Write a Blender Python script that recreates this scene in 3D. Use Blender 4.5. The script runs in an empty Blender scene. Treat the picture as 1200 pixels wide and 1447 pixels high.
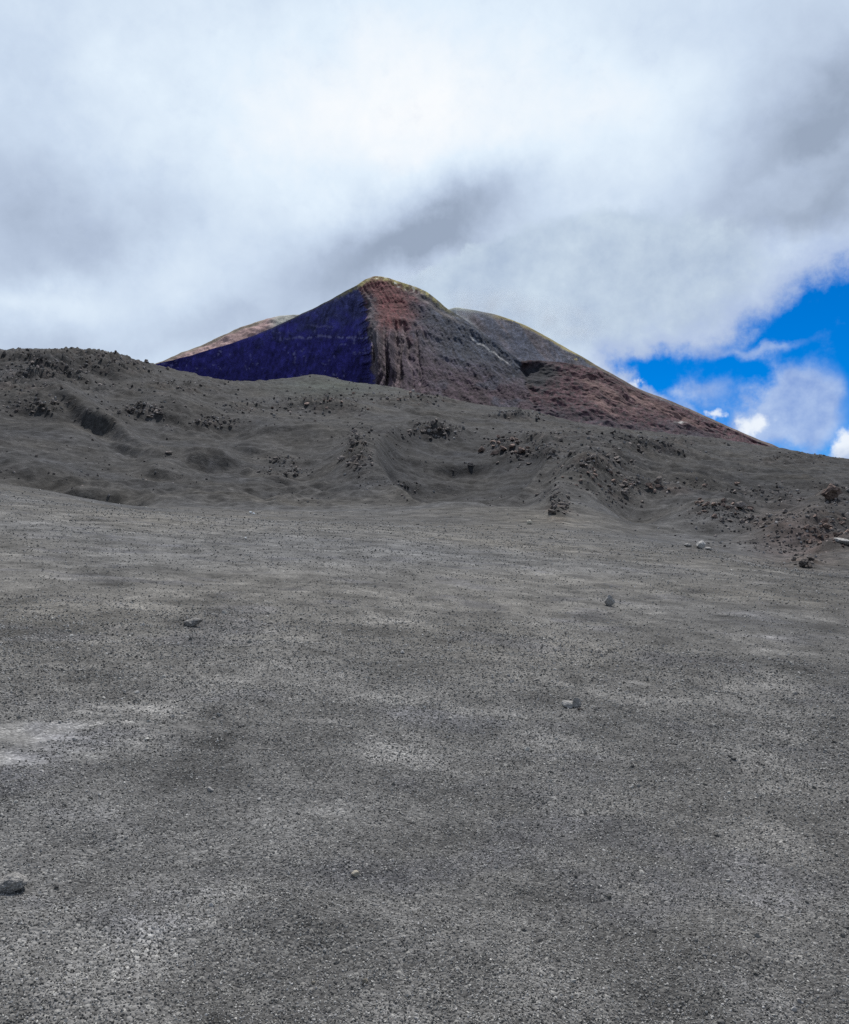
import bpy, math, random
import numpy as np
from mathutils import Vector, Matrix, Euler

random.seed(7)
rng = np.random.default_rng(7)
scene = bpy.context.scene
COL = scene.collection

# ------------------------------------------------------------------ camera numbers
EYE = 1.65
F = 1200.0                        # focal length in units of the photo's 1200 px width
PITCH = math.atan(76.5 / F)
CP, SP = math.cos(PITCH), math.sin(PITCH)

def slope_of(py):                 # elevation tangent (rise per metre of forward distance) seen at photo row py
    return np.tan(PITCH + np.arctan((723.5 - np.asarray(py, float)) / F))

def side_of(px, py):              # sideways tangent
    b = (723.5 - np.asarray(py, float)) / F
    return (np.asarray(px, float) - 600) / F / (CP - b * SP)

def project(X, Y, Z):
    z = Z - EYE
    d = Y * CP + z * SP
    return 600 + F * X / d, 723.5 - F * (-Y * SP + z * CP) / d

# ------------------------------------------------------------------ numpy noise
def _hash(ix, iy, iz, seed):
    h = (ix.astype(np.int64) * 374761393 + iy.astype(np.int64) * 668265263 + iz.astype(np.int64) * 2147483647 + seed * 974634777) & 0xFFFFFFFF
    h = ((h ^ (h >> 13)) * 1274126177) & 0xFFFFFFFF
    h = ((h ^ (h >> 16)) * 2246822519) & 0xFFFFFFFF
    return ((h ^ (h >> 15)) & 0xFFFFFF)

def noise2(x, y, seed=0):         # gradient noise, about -1..1
    x = np.asarray(x, float); y = np.asarray(y, float)
    x, y = np.broadcast_arrays(x, y)
    ix = np.floor(x); iy = np.floor(y)
    fx = x - ix; fy = y - iy
    u = fx * fx * fx * (fx * (fx * 6 - 15) + 10); v = fy * fy * fy * (fy * (fy * 6 - 15) + 10)
    z0 = np.zeros_like(ix)
    def g(ox, oy):
        a = _hash(ix + ox, iy + oy, z0, seed) * (2 * math.pi / 0x1000000)
        return np.cos(a) * (fx - ox) + np.sin(a) * (fy - oy)
    a = g(0, 0); b = g(1, 0); c = g(0, 1); d = g(1, 1)
    return ((a + u * (b - a)) * (1 - v) + (c + u * (d - c)) * v) * 1.45

def noise3(x, y, z, seed=0):      # value noise, -1..1
    ix = np.floor(x); iy = np.floor(y); iz = np.floor(z)
    f = [x - ix, y - iy, z - iz]
    u, v, w = [t * t * (3 - 2 * t) for t in f]
    r = 0
    for ox in (0, 1):
        for oy in (0, 1):
            for oz in (0, 1):
                k = _hash(ix + ox, iy + oy, iz + oz, seed) * (2.0 / 0x1000000) - 1
                r = r + k * (u if ox else 1 - u) * (v if oy else 1 - v) * (w if oz else 1 - w)
    return r

def fbm2(x, y, lam, octaves, gain=.5, seed=0, spacing=None):
    r = 0; a = 1.0
    for o in range(octaves):
        n = noise2(x / lam + 17.3 * o, y / lam - 9.1 * o, seed + o)
        if spacing is not None:   # leave out what the mesh cannot carry
            n = n * np.clip((lam / spacing - 2.2) / 2.0, 0, 1)
        r = r + a * n
        a *= gain; lam *= .5
    return r

def sstep(a, b, x):
    t = np.clip((np.asarray(x, float) - a) / (b - a), 0, 1)
    return t * t * (3 - 2 * t)

def pchip(xs, ys, xq):
    xs = np.asarray(xs, float); ys = np.asarray(ys, float)
    h = np.diff(xs); d = np.diff(ys) / h
    m = np.zeros_like(ys)
    for i in range(1, len(xs) - 1):
        if d[i - 1] * d[i] > 0:
            w1 = 2 * h[i] + h[i - 1]; w2 = h[i] + 2 * h[i - 1]
            m[i] = (w1 + w2) / (w1 / d[i - 1] + w2 / d[i])
    m[0] = d[0]; m[-1] = d[-1]
    xq = np.clip(xq, xs[0], xs[-1])
    i = np.clip(np.searchsorted(xs, xq) - 1, 0, len(xs) - 2)
    t = (xq - xs[i]) / h[i]
    t2 = t * t; t3 = t2 * t
    return (2*t3 - 3*t2 + 1) * ys[i] + (t3 - 2*t2 + t) * h[i] * m[i] + (-2*t3 + 3*t2) * ys[i+1] + (t3 - t2) * h[i] * m[i+1]

def blocks(x, y, lam, seed):      # broken blocks: every cell its own height and tilt, cracks between
    x = x / lam; y = y / lam
    ix = np.floor(x); iy = np.floor(y)
    best = np.full(np.shape(x), 9.0); second = best.copy(); h = np.zeros(np.shape(x)); z0 = np.zeros_like(ix)
    for ox in (-1, 0, 1):
        for oy in (-1, 0, 1):
            k = _hash(ix + ox, iy + oy, z0, seed) / float(0x1000000); k2 = _hash(ix + ox, iy + oy, z0 + 1, seed) / float(0x1000000); k3 = _hash(ix + ox, iy + oy, z0 + 2, seed) / float(0x1000000)
            dx = ix + ox + k - x; dy = iy + oy + k2 - y
            d = dx * dx + dy * dy
            near = d < best
            second = np.where(near, best, np.minimum(second, d))
            h = np.where(near, k3 + (k - .5) * dx * 1.2 + (k2 - .5) * dy * 1.2, h)
            best = np.where(near, d, best)
    return h * np.clip((np.sqrt(second) - np.sqrt(best)) / .22, 0, 1)

# ------------------------------------------------------------------ ground heights
# columns of the hillside, surveyed at a bearing (given as photo column): (forward metres, photo row)
SURVEY = {
 -300: [(40,690),(75,668),(95,668),(120,645),(160,590),(250,505),(330,505)],
    0: [(30,715),(50,692),(72,683),(88,690),(105,674),(130,640),(165,590),(205,540),(255,499),(310,503)],
   60: [(30,720),(50,701),(74,691),(90,697),(107,680),(132,645),(165,592),(205,545),(258,500),(312,504)],
  130: [(30,727),(50,712),(80,704),(95,707),(110,690),(132,655),(160,608),(185,588),(220,550),(268,504),(320,509)],
  200: [(30,733),(50,722),(85,714),(105,700),(125,670),(145,640),(165,628),(195,590),(235,545),(280,516),(330,521)],
  320: [(30,742),(50,731),(92,719),(115,697),(140,667),(180,625),(230,575),(300,540),(350,541)],
  430: [(30,749),(55,734),(95,721),(125,692),(170,645),(220,595),(270,562),(320,546),(350,537),(390,539)],
  540: [(30,756),(60,735),(95,717),(120,690),(160,645),(220,598),(280,568),(340,547),(390,548)],
  640: [(30,764),(60,738),(86,716),(97,720),(120,704),(160,665),(210,622),(270,588),(340,569),(390,571)],
  740: [(30,771),(60,741),(84,716),(95,719),(115,700),(155,662),(210,622),(260,598),(330,581),(390,583)],
  830: [(30,777),(55,750),(70,738),(85,716),(110,680),(150,648),(200,622),(310,601),(380,603)],
  920: [(30,784),(50,766),(64,757),(80,736),(110,697),(150,667),(210,637),(310,613),(380,615)],
 1000: [(30,790),(46,780),(56,774),(74,747),(105,708),(150,677),(220,647),(310,622),(380,625)],
 1100: [(25,812),(40,800),(52,787),(72,747),(105,711),(150,683),(220,657),(310,636),(380,639)],
 1200: [(25,824),(36,813),(46,798),(65,762),(90,729),(130,699),(200,670),(290,651),(380,656)],
 1500: [(20,850),(30,838),(45,805),(70,760),(120,712),(200,690),(290,675),(380,685)],
}
PLAIN_S, PLAIN_T = .083, -.075
LN0, LN1, NLN = math.log(.5), math.log(14000.0), 700
NPX = 361
_pxs = np.array(sorted(SURVEY), float)
_lnq = np.linspace(LN0, LN1, NLN)
_cols = []
for k in sorted(SURVEY):
    a = np.clip((k - 600) / F, -.6, .6)
    w0 = PLAIN_S + PLAIN_T * a
    ys = [.5, 3, 7, 13]; ws = [w0] * 4
    for Y, py in SURVEY[k]:
        ys.append(Y); ws.append(float(slope_of(py)) + EYE / Y)
    zl = ws[-1] * ys[-1]
    for Y, zz in ((520, zl * .98), (900, zl * .9), (1600, zl * .7), (3000, -60), (6000, -450), (14000, -1300)):
        ys.append(Y); ws.append(zz / Y)
    _cols.append(pchip(np.log(ys), ws, _lnq))
_cols = np.array(_cols)                     # ncol x NLN
_pq = np.linspace(-300, 1500, NPX)
TAB = np.array([pchip(_pxs, _cols[:, i], _pq) for i in range(NLN)])   # NLN x NPX
for _ in range(3):                          # soften the joins between columns
    TAB[:, 1:-1] = .25 * TAB[:, :-2] + .5 * TAB[:, 1:-1] + .25 * TAB[:, 2:]

def table(ln, px):
    u = np.clip((ln - LN0) / (LN1 - LN0) * (NLN - 1), 0, NLN - 1.001)
    v = np.clip((px + 300) / 1800 * (NPX - 1), 0, NPX - 1.001)
    i = u.astype(int); j = v.astype(int); fu = u - i; fv = v - j
    return (TAB[i, j] * (1 - fu) * (1 - fv) + TAB[i+1, j] * fu * (1 - fv) + TAB[i, j+1] * (1 - fu) * fv + TAB[i+1, j+1] * fu * fv)

# hollows (-) and swells (+): bearing column, metres, half-widths (columns, metres), height
SWELLS = [
 (150, 95, 60, 8, -1.0), (375, 120, 30, 6, -.8),
 (590, 150, 38, 26, -.8),
 (508, 168, 16, 24, 1.2), (522, 138, 16, 14, .9), (490, 150, 22, 14, .8),
 (820, 118, 34, 24, 1.8), (785, 96, 22, 9, 1.2), (860, 140, 40, 18, 1.2),
 (900, 92, 36, 9, -.9), (1010, 88, 60, 8, .9), (1080, 120, 60, 14, -1.2), (1150, 78, 50, 10, 1.0),
 (1180, 120, 40, 10, .8), (960, 150, 70, 14, .9), (620, 225, 40, 12, 2.0), (740, 190, 40, 16, 1.8),
 (80, 195, 60, 14, 1.5), (60, 175, 50, 10, -1.4), (250, 210, 50, 14, 1.6), (420, 200, 60, 16, 1.4), (330, 190, 30, 10, -1.4),
 (163, 262, 9, 6, .9), (128, 262, 12, 6, .5), (450, 352, 34, 12, 1.5), (880, 215, 60, 14, 1.6), (430, 150, 40, 10, -1.0),
]
# steep little faces turned to the viewer: bearing column, metres, half-width, steepness (m), half-height (m)
FACES = [
 (140, 172, 56, 3.0, 3.5, -.26), (178, 152, 30, 2.6, 2.0, -.2), (298, 149, 44, 2.3, 3.0, .05), (350, 168, 30, 2.2, 1.6), (130, 101, 52, 2.2, 2.5), (60, 108, 60, 2.6, 1.8), (230, 128, 40, 2, 1.2), (375, 120, 26, 2, .9), (400, 135, 30, 2, .8),
 (35, 204, 60, 2.5, 1.8), (90, 224, 50, 2.5, 1.8), (150, 238, 30, 2.5, 1.4), (230, 196, 44, 2.5, 1.6), (300, 205, 40, 2.5, 1.3), (350, 176, 34, 2, 1.2), (420, 190, 40, 2.5, 1.0), (30, 180, 40, 2, 1.3),
 (670, 118, 60, 1.8, .8), (630, 140, 60, 1.8, .7), (600, 160, 60, 1.8, 1.5), (640, 182, 70, 2.2, 1.8), (700, 128, 40, 2, .7),
 (760, 205, 44, 2.5, 1.4), (850, 175, 50, 2.5, 1.3), (910, 112, 40, 2.5, 1.2), (985, 128, 50, 2.5, 1.0), (1080, 104, 60, 2.5, 1.1), (1150, 140, 50, 2.5, 1.2), (1010, 76, 60, 2.0, .8), (1120, 64, 50, 2.0, .9),
 (480, 240, 60, 3, 1.4), (620, 262, 60, 3, 1.3), (540, 200, 40, 2.5, 1.0), (930, 205, 60, 3, 1.2), (1060, 190, 60, 3, 1.0), (700, 275, 60, 3, 1.0),
]
# craggy outcrops: photo column, row, half-widths in columns and rows, strength
CRAGS = [
 (506, 640, 16, 26, 1.0), (615, 612, 32, 8, 1.0), (715, 636, 26, 12, 1.0), (765, 640, 30, 10, .8), (787, 716, 14, 18, 1.2),
 (838, 660, 38, 22, 1.0), (880, 694, 24, 12, .8), (905, 632, 50, 10, .8), (955, 690, 36, 8, .8), (1020, 722, 40, 14, 1.0),
 (1105, 705, 14, 8, .7), (1175, 703, 20, 12, .9), (1165, 752, 48, 32, 1.0), (1135, 796, 22, 8, .8), (988, 773, 20, 5, .6),
 (1085, 738, 50, 9, .8), (1100, 772, 44, 12, .6), (1060, 700, 50, 6, .5), (55, 578, 30, 8, .8), (100, 510, 120, 14, 1.0), (60, 532, 60, 8, .8), (170, 520, 40, 8, .8), (200, 582, 30, 8, .8), (305, 600, 28, 7, .8), (345, 577, 30, 6, .6),
 (455, 572, 50, 12, .7), (600, 567, 60, 6, .7), (400, 655, 16, 6, .6), (410, 672, 24, 6, .5), (20, 545, 60, 14, .7), (730, 590, 30, 5, .8),
 (250, 548, 60, 8, .6), (790, 620, 60, 9, .6), (960, 625, 60, 6, .5), (1120, 650, 50, 6, .5), (540, 690, 30, 6, .25),
]

def ground_base(X, Y):
    r = np.hypot(X, Y); th = np.arctan2(X, Y)
    ath = np.abs(th)
    thc = np.clip(th, -.98, .98)
    yf = np.maximum(r * np.cos(thc), .3)
    px = 600 + F * .992 * np.tan(thc)
    w = table(np.log(yf), px)
    zt = w * yf
    zp = PLAIN_S * Y + PLAIN_T * X - .00002 * r * r * (r < 900) - (r >= 900) * (16.2 + .036 * (r - 900))
    k = sstep(1.0, 2.0, ath)
    return zt * (1 - k) + zp * k, yf, px

def ground(X, Y, detail=True):
    X = np.asarray(X, float); Y = np.asarray(Y, float)
    z, yf, px = ground_base(X, Y)
    for c, m, wc, wm, h in SWELLS:
        z = z + 1.7 * h * np.exp(-((px - c) / wc) ** 2 - ((yf - m) / wm) ** 2)
    wob = fbm2(X, Y, 18, 3, .55, 7) * 3.2
    for c, m, wc, wm, h, *lean in FACES:
        q = yf - m + wob - (lean[0] * (px - c) if lean else 0)
        z = z + h * (np.tanh(q / wm) - np.tanh(q / (5.5 * wm))) * np.exp(-((px - c) / wc) ** 2)
    b = bowl(px, yf)
    open_ = sstep(250, 175, yf)
    z = z - 3.6 * sstep(1.04, .55, b) * open_ + .7 * np.exp(-((b - 1.06) / .13) ** 2) * open_
    if not detail:
        return z
    r = np.hypot(X, Y)
    sp = np.maximum(r * .006, .012)
    hill = sstep(62, 120, yf + .05 * (px - 600) * 0 + np.where(px > 780, (px - 780) * .09, 0))
    far = sstep(700, 420, r)
    # broad and middle hummocks on the hillside
    z = z + hill * far * (.6 * fbm2(X, Y, 34, 2, .5, 3) + .3 * fbm2(X * .65, Y * 1.25, 12, 2, .5, 11, sp)
                         + .75 * (.55 - np.abs(noise2(X / 21 + .15 * noise2(X / 6, Y / 6, 14), Y / 13, 12))) * sstep(-.5, .4, noise2(X / 50, Y / 50, 13)) + .7 * (.5 - np.abs(noise2(X / 9, Y / 6.5, 16))) * sstep(-.3, .5, noise2(X / 30 + 9, Y / 30, 17)) + (.25 + .5 * sstep(-.2, .7, fbm2(X, Y, 40, 2, .5, 15))) * fbm2(X, Y, 4.5, 4, .62, 21, sp * .45))
    # wind ripples and scuffs of the ash plain
    pl = sstep(140, 60, yf)
    z = z + pl * (.035 * sstep(1, 8, r) * fbm2(X, Y, 2.6, 2, .5, 31, sp) + (.03 + .008 * sstep(9, 4, r)) * fbm2(X * .8, Y * 1.3, .75, 2, .5, 41, sp) + .013 * fbm2(X, Y, .2, 3, .6, 51, sp)
                  + .07 * sstep(10, 40, r) * fbm2(X, Y, 13, 2, .5, 61))
    # crags
    _, py = project(X, np.maximum(Y, .5), z)
    m = crag_mask(px, py) * (yf > 40)
    rough = np.maximum(sstep(600, 555, py), sstep(690, 760, px) * sstep(735, 700, py)) * sstep(60, 80, yf) * sstep(500, 400, r)
    rough = rough * sstep(-.1, .55, fbm2(X, Y * 1.2, 24, 4, .6, 75))
    mb = np.maximum(np.clip(m * 1.2, 0, 1), .8 * rough)
    on = mb > .02
    if np.any(on):
        bz = np.zeros(np.shape(z))
        wx = X + .6 * noise2(X / 1.7, Y / 1.7, 78); wy = Y + .6 * noise2(X / 1.7 + 5, Y / 1.7, 79)
        bz[on] = (.55 * blocks(wx[on] * .75, wy[on], 3.1, 76) + .34 * blocks(wx[on] * .8, wy[on], 1.5, 77))
        z = z + mb * (bz - .35) * np.clip(yf / 130, .45, 1.5)
    rg = 1 - np.abs(noise2(X / 3.1, Y / 3.1, 71)); rg2 = 1 - np.abs(noise2(X / 1.3 + 3, Y / 1.3, 72))
    z = z + m * (np.maximum(rg - .4, 0) * 1.1 + np.maximum(rg2 - .45, 0) * .5) * np.clip(yf / 110, .4, 1.3)
    z = z + m * sstep(170, 230, yf) * np.maximum(.62 - np.abs(noise2(X / 11, Y / 9, 73)) - .4 * np.abs(noise2(X / 4.5, Y / 5, 74)), 0) * 3.6
    return z

def bowl(px, yf):                 # 1 on the rim of the shallow central bowl
    return ((px - 655 - (yf - 165) * .12) / 122) ** 2 + ((yf - 166) / 72) ** 2

def crag_mask(px, py):
    m = 0
    for c, q, wc, wq, s in CRAGS:
        m = np.maximum(m, s * np.exp(-((px - c) / wc) ** 2 - ((py - q) / wq) ** 2))
    return m

_YS = np.exp(np.linspace(math.log(2.0), math.log(430), 1500))
def spot(px, py):                 # where the line of sight through a photo point first meets the ground
    a = float(side_of(px, py))
    zs = ground(_YS * a, _YS)
    v = (zs - EYE) / _YS
    hit = np.nonzero(v >= float(slope_of(py)))[0]
    i = hit[0] if len(hit) else len(_YS) - 1
    return Vector((_YS[i] * a, _YS[i], zs[i]))

# ------------------------------------------------------------------ mesh helpers
def mesh_from(name, V, Q, smooth=True):
    V = np.asarray(V, np.float32); Q = np.asarray(Q, np.int32)
    me = bpy.data.meshes.new(name)
    k = Q.shape[1]
    me.vertices.add(len(V)); me.vertices.foreach_set('co', V.ravel())
    me.loops.add(Q.size); me.loops.foreach_set('vertex_index', Q.ravel())
    me.polygons.add(len(Q)); me.polygons.foreach_set('loop_start', np.arange(0, Q.size, k, dtype=np.int32))
    me.polygons.foreach_set('use_smooth', np.full(len(Q), smooth))
    me.update(calc_edges=True); me.validate()
    return me

def colours(me, C):
    at = me.color_attributes.new('tint', 'FLOAT_COLOR', 'POINT')
    c = np.ones((len(C), 4), np.float32); c[:, :3] = C
    at.data.foreach_set('color', c.ravel())

def put(name, me, mat, **props):
    o = bpy.data.objects.new(name, me); COL.objects.link(o)
    if mat is not None and not me.materials: me.materials.append(mat)
    for k, v in props.items(): o[k] = v
    return o

def grid_quads(n, m, wrap=False):
    i = np.arange(n - 1)[:, None]; j = np.arange(m if wrap else m - 1)[None, :]
    j2 = (j + 1) % m
    a = i * m + j; b = i * m + j2; c = (i + 1) * m + j2; d = (i + 1) * m + j
    return np.stack([a, b, c, d], -1).reshape(-1, 4)

# ------------------------------------------------------------------ node helpers
class NT:
    def __init__(s, tree): s.t = tree; s.n = tree.nodes; s.l = tree.links
    def new(s, typ, **kw):
        n = s.n.new(typ)
        for k, v in kw.items(): setattr(n, k, v)
        return n
    def link(s, a, b): s.l.new(a, b)
    def inp(s, sock, v):
        if isinstance(v, bpy.types.NodeSocket): s.l.new(v, sock)
        else: sock.default_value = v
    def math(s, op, a, b=0.0, c=None, clamp=False):
        n = s.new('ShaderNodeMath', operation=op, use_clamp=clamp)
        s.inp(n.inputs[0], a); s.inp(n.inputs[1], b)
        if c is not None: s.inp(n.inputs[2], c)
        return n.outputs[0]
    def smooth(s, x, a, b):
        n = s.new('ShaderNodeMapRange', interpolation_type='SMOOTHSTEP')
        s.inp(n.inputs['Value'], x); n.inputs['From Min'].default_value = a; n.inputs['From Max'].default_value = b
        return n.outputs[0]
    def mix(s, f, a, b, blend='MIX'):
        n = s.new('ShaderNodeMix', data_type='RGBA', blend_type=blend)
        s.inp(n.inputs[0], f); s.inp(n.inputs[6], a); s.inp(n.inputs[7], b)
        return n.outputs[2]
    def noise(s, vec, scale, detail=6, rough=.6, dim='3D', dist=0.0):
        n = s.new('ShaderNodeTexNoise', noise_dimensions=dim)
        if vec is not None: s.link(vec, n.inputs['Vector'])
        n.inputs['Scale'].default_value = scale; n.inputs['Detail'].default_value = detail
        n.inputs['Roughness'].default_value = rough; n.inputs['Distortion'].default_value = dist
        return n
    def ramp(s, fac, stops):
        n = s.new('ShaderNodeValToRGB')
        cr = n.color_ramp
        while len(cr.elements) < len(stops): cr.elements.new(.5)
        for e, (p, c) in zip(cr.elements, stops):
            e.position = p; e.color = (*c, 1) if len(c) == 3 else c
        s.link(fac, n.inputs[0])
        return n.outputs[0]

def material(name):
    m = bpy.data.materials.new(name); m.use_nodes = True
    nt = NT(m.node_tree)
    b = m.node_tree.nodes['Principled BSDF']
    b.inputs['Roughness'].default_value = .95
    b.inputs['Specular IOR Level'].default_value = .15
    return m, nt, b

def grey(v): return (v, v, v, 1)

# ash ground: the tint of each place comes from the mesh; grain at every size from noise
def ash_material():
    m, nt, b = material('volcanic_ash')
    pos = nt.new('ShaderNodeNewGeometry').outputs['Position']
    tint = nt.new('ShaderNodeVertexColor', layer_name='tint').outputs[0]
    n1 = nt.noise(pos, .9, 12, .78)
    g1 = nt.ramp(n1.outputs[0], [(.30, grey(.16)[:3]), (.46, grey(.78)[:3]), (.56, grey(1.2)[:3]), (.72, grey(2.4)[:3])])
    vor = nt.new('ShaderNodeTexVoronoi', feature='F1'); nt.link(pos, vor.inputs['Vector']); vor.inputs['Scale'].default_value = 70
    sep = nt.new('ShaderNodeSeparateColor'); nt.link(vor.outputs['Color'], sep.inputs[0])
    g2 = nt.ramp(sep.outputs[0], [(0, (.5, .5, .5)), (.5, (.95, .95, .95)), (.9, (1.3, 1.3, 1.3)), (1, (2.0, 2.0, 1.95))])
    cell = nt.math('MULTIPLY', vor.outputs['Distance'], 1.0)
    c = nt.mix(1.0, tint, g1, 'MULTIPLY')
    c = nt.mix(.8, c, g2, 'MULTIPLY')
    nt.link(c, b.inputs['Base Color'])
    h = nt.math('MULTIPLY_ADD', cell, -.5, nt.math('MULTIPLY', n1.outputs[0], .9))
    n3 = nt.noise(pos, .4, 8, .7)
    bm0 = nt.new('ShaderNodeBump'); bm0.inputs['Strength'].default_value = .8; bm0.inputs['Distance'].default_value = .55
    yy = nt.new('ShaderNodeSeparateXYZ'); nt.link(pos, yy.inputs[0])
    nt.link(nt.math('MULTIPLY', n3.outputs[0], nt.smooth(yy.outputs[1], 55, 130)), bm0.inputs['Height'])
    bm = nt.new('ShaderNodeBump'); bm.inputs['Strength'].default_value = .55; bm.inputs['Distance'].default_value = .04
    nt.link(bm0.outputs[0], bm.inputs['Normal'])
    nt.link(h, bm.inputs['Height'])
    nt.link(bm.outputs[0], b.inputs['Normal'])
    return m

def slope_material():            # the volcano's flanks
    m, nt, b = material('volcano_flank')
    pos = nt.new('ShaderNodeNewGeometry').outputs['Position']
    tint = nt.new('ShaderNodeVertexColor', layer_name='tint').outputs[0]
    n1 = nt.noise(pos, .06, 9, .8)
    g1 = nt.ramp(n1.outputs[0], [(.3, (.35, .35, .35)), (.5, (1, 1, 1)), (.68, (2.0, 2.0, 2.0))])
    nt.link(nt.mix(.85, tint, g1, 'MULTIPLY'), b.inputs['Base Color'])
    bm = nt.new('ShaderNodeBump'); bm.inputs['Strength'].default_value = .7; bm.inputs['Distance'].default_value = 4
    nt.link(n1.outputs[0], bm.inputs['Height']); nt.link(bm.outputs[0], b.inputs['Normal'])
    return m

def rock_material(name, lo, hi, scale=5.0, bump=.03):
    m, nt, b = material(name)
    co = nt.new('ShaderNodeTexCoord').outputs['Object']
    oi = nt.new('ShaderNodeObjectInfo').outputs['Random']
    ad = nt.new('ShaderNodeVectorMath', operation='ADD'); nt.link(co, ad.inputs[0]); nt.link(oi, ad.inputs[1])
    n1 = nt.noise(ad.outputs[0], scale, 9, .7)
    c = nt.ramp(n1.outputs[0], [(.32, lo), (.5, tuple((l + h) / 2 for l, h in zip(lo, hi))), (.68, hi)])
    k = nt.math('MULTIPLY_ADD', oi, .7, .65)
    cc = nt.new('ShaderNodeCombineColor'); [nt.link(k, cc.inputs[i]) for i in range(3)]
    nt.link(nt.mix(1.0, c, cc.outputs[0], 'MULTIPLY'), b.inputs['Base Color'])
    bm = nt.new('ShaderNodeBump'); bm.inputs['Strength'].default_value = .9; bm.inputs['Distance'].default_value = bump
    nt.link(n1.outputs[0], bm.inputs['Height']); nt.link(bm.outputs[0], b.inputs['Normal'])
    return m

M_ash = ash_material()
M_flank = slope_material()
M_lava = rock_material('dark_lava', (.04, .036, .034), (.30, .26, .235), 3.0, .12)
M_brown = rock_material('oxidised_lava', (.06, .047, .043), (.42, .31, .26), 3.0, .12)
M_grey = rock_material('grey_lava', (.10, .098, .093), (.52, .50, .47), 6.0, .02)
M_pale = rock_material('pale_stone', (.28, .25, .2), (.62, .57, .47), 6.0, .02)
M_white = rock_material('white_stone', (.7, .7, .68), (.9, .9, .88), 6.0, .01)

# ------------------------------------------------------------------ the ground sheet
SCUFFS = [(40, 1050, 120, 24, 1.5), (15, 1070, 80, 10, 1.5), (150, 1002, 80, 7, 1.2), (90, 1025, 100, 7, .9), (250, 1028, 60, 8, 1.0), (330, 1058, 40, 8, .6),
          (430, 1020, 90, 6, .8), (470, 1146, 40, 6, .5), (900, 966, 26, 4, 1.1), (560, 1330, 90, 14, .12), (1060, 1240, 120, 14, .08), (150, 1310, 70, 12, .15),
          (70, 1350, 60, 10, .12), (880, 1290, 70, 10, .12), (1040, 790, 30, 4, .9), (820, 742, 30, 4, .8), (760, 735, 60, 10, .4), (300, 730, 160, 8, .35),
          (700, 1010, 90, 6, .35), (980, 990, 70, 6, .4), (620, 930, 120, 5, .35), (200, 940, 120, 5, .35), (380, 905, 60, 5, .4), (1100, 900, 90, 6, .3)]
def scuffs(X, Y, px, py):          # pale fine dust blown over the gravel
    nn = fbm2(X, Y * 1.6, 1.1, 4, .65, 121)
    sc = 0
    for cx, cy, wx, wy, s in SCUFFS:
        sc = sc + s * np.exp(-((px - cx) / wx) ** 2 - ((py - cy) / wy) ** 2) * (.25 + .75 * sstep(-.35, .4, nn))
    return sc
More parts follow.
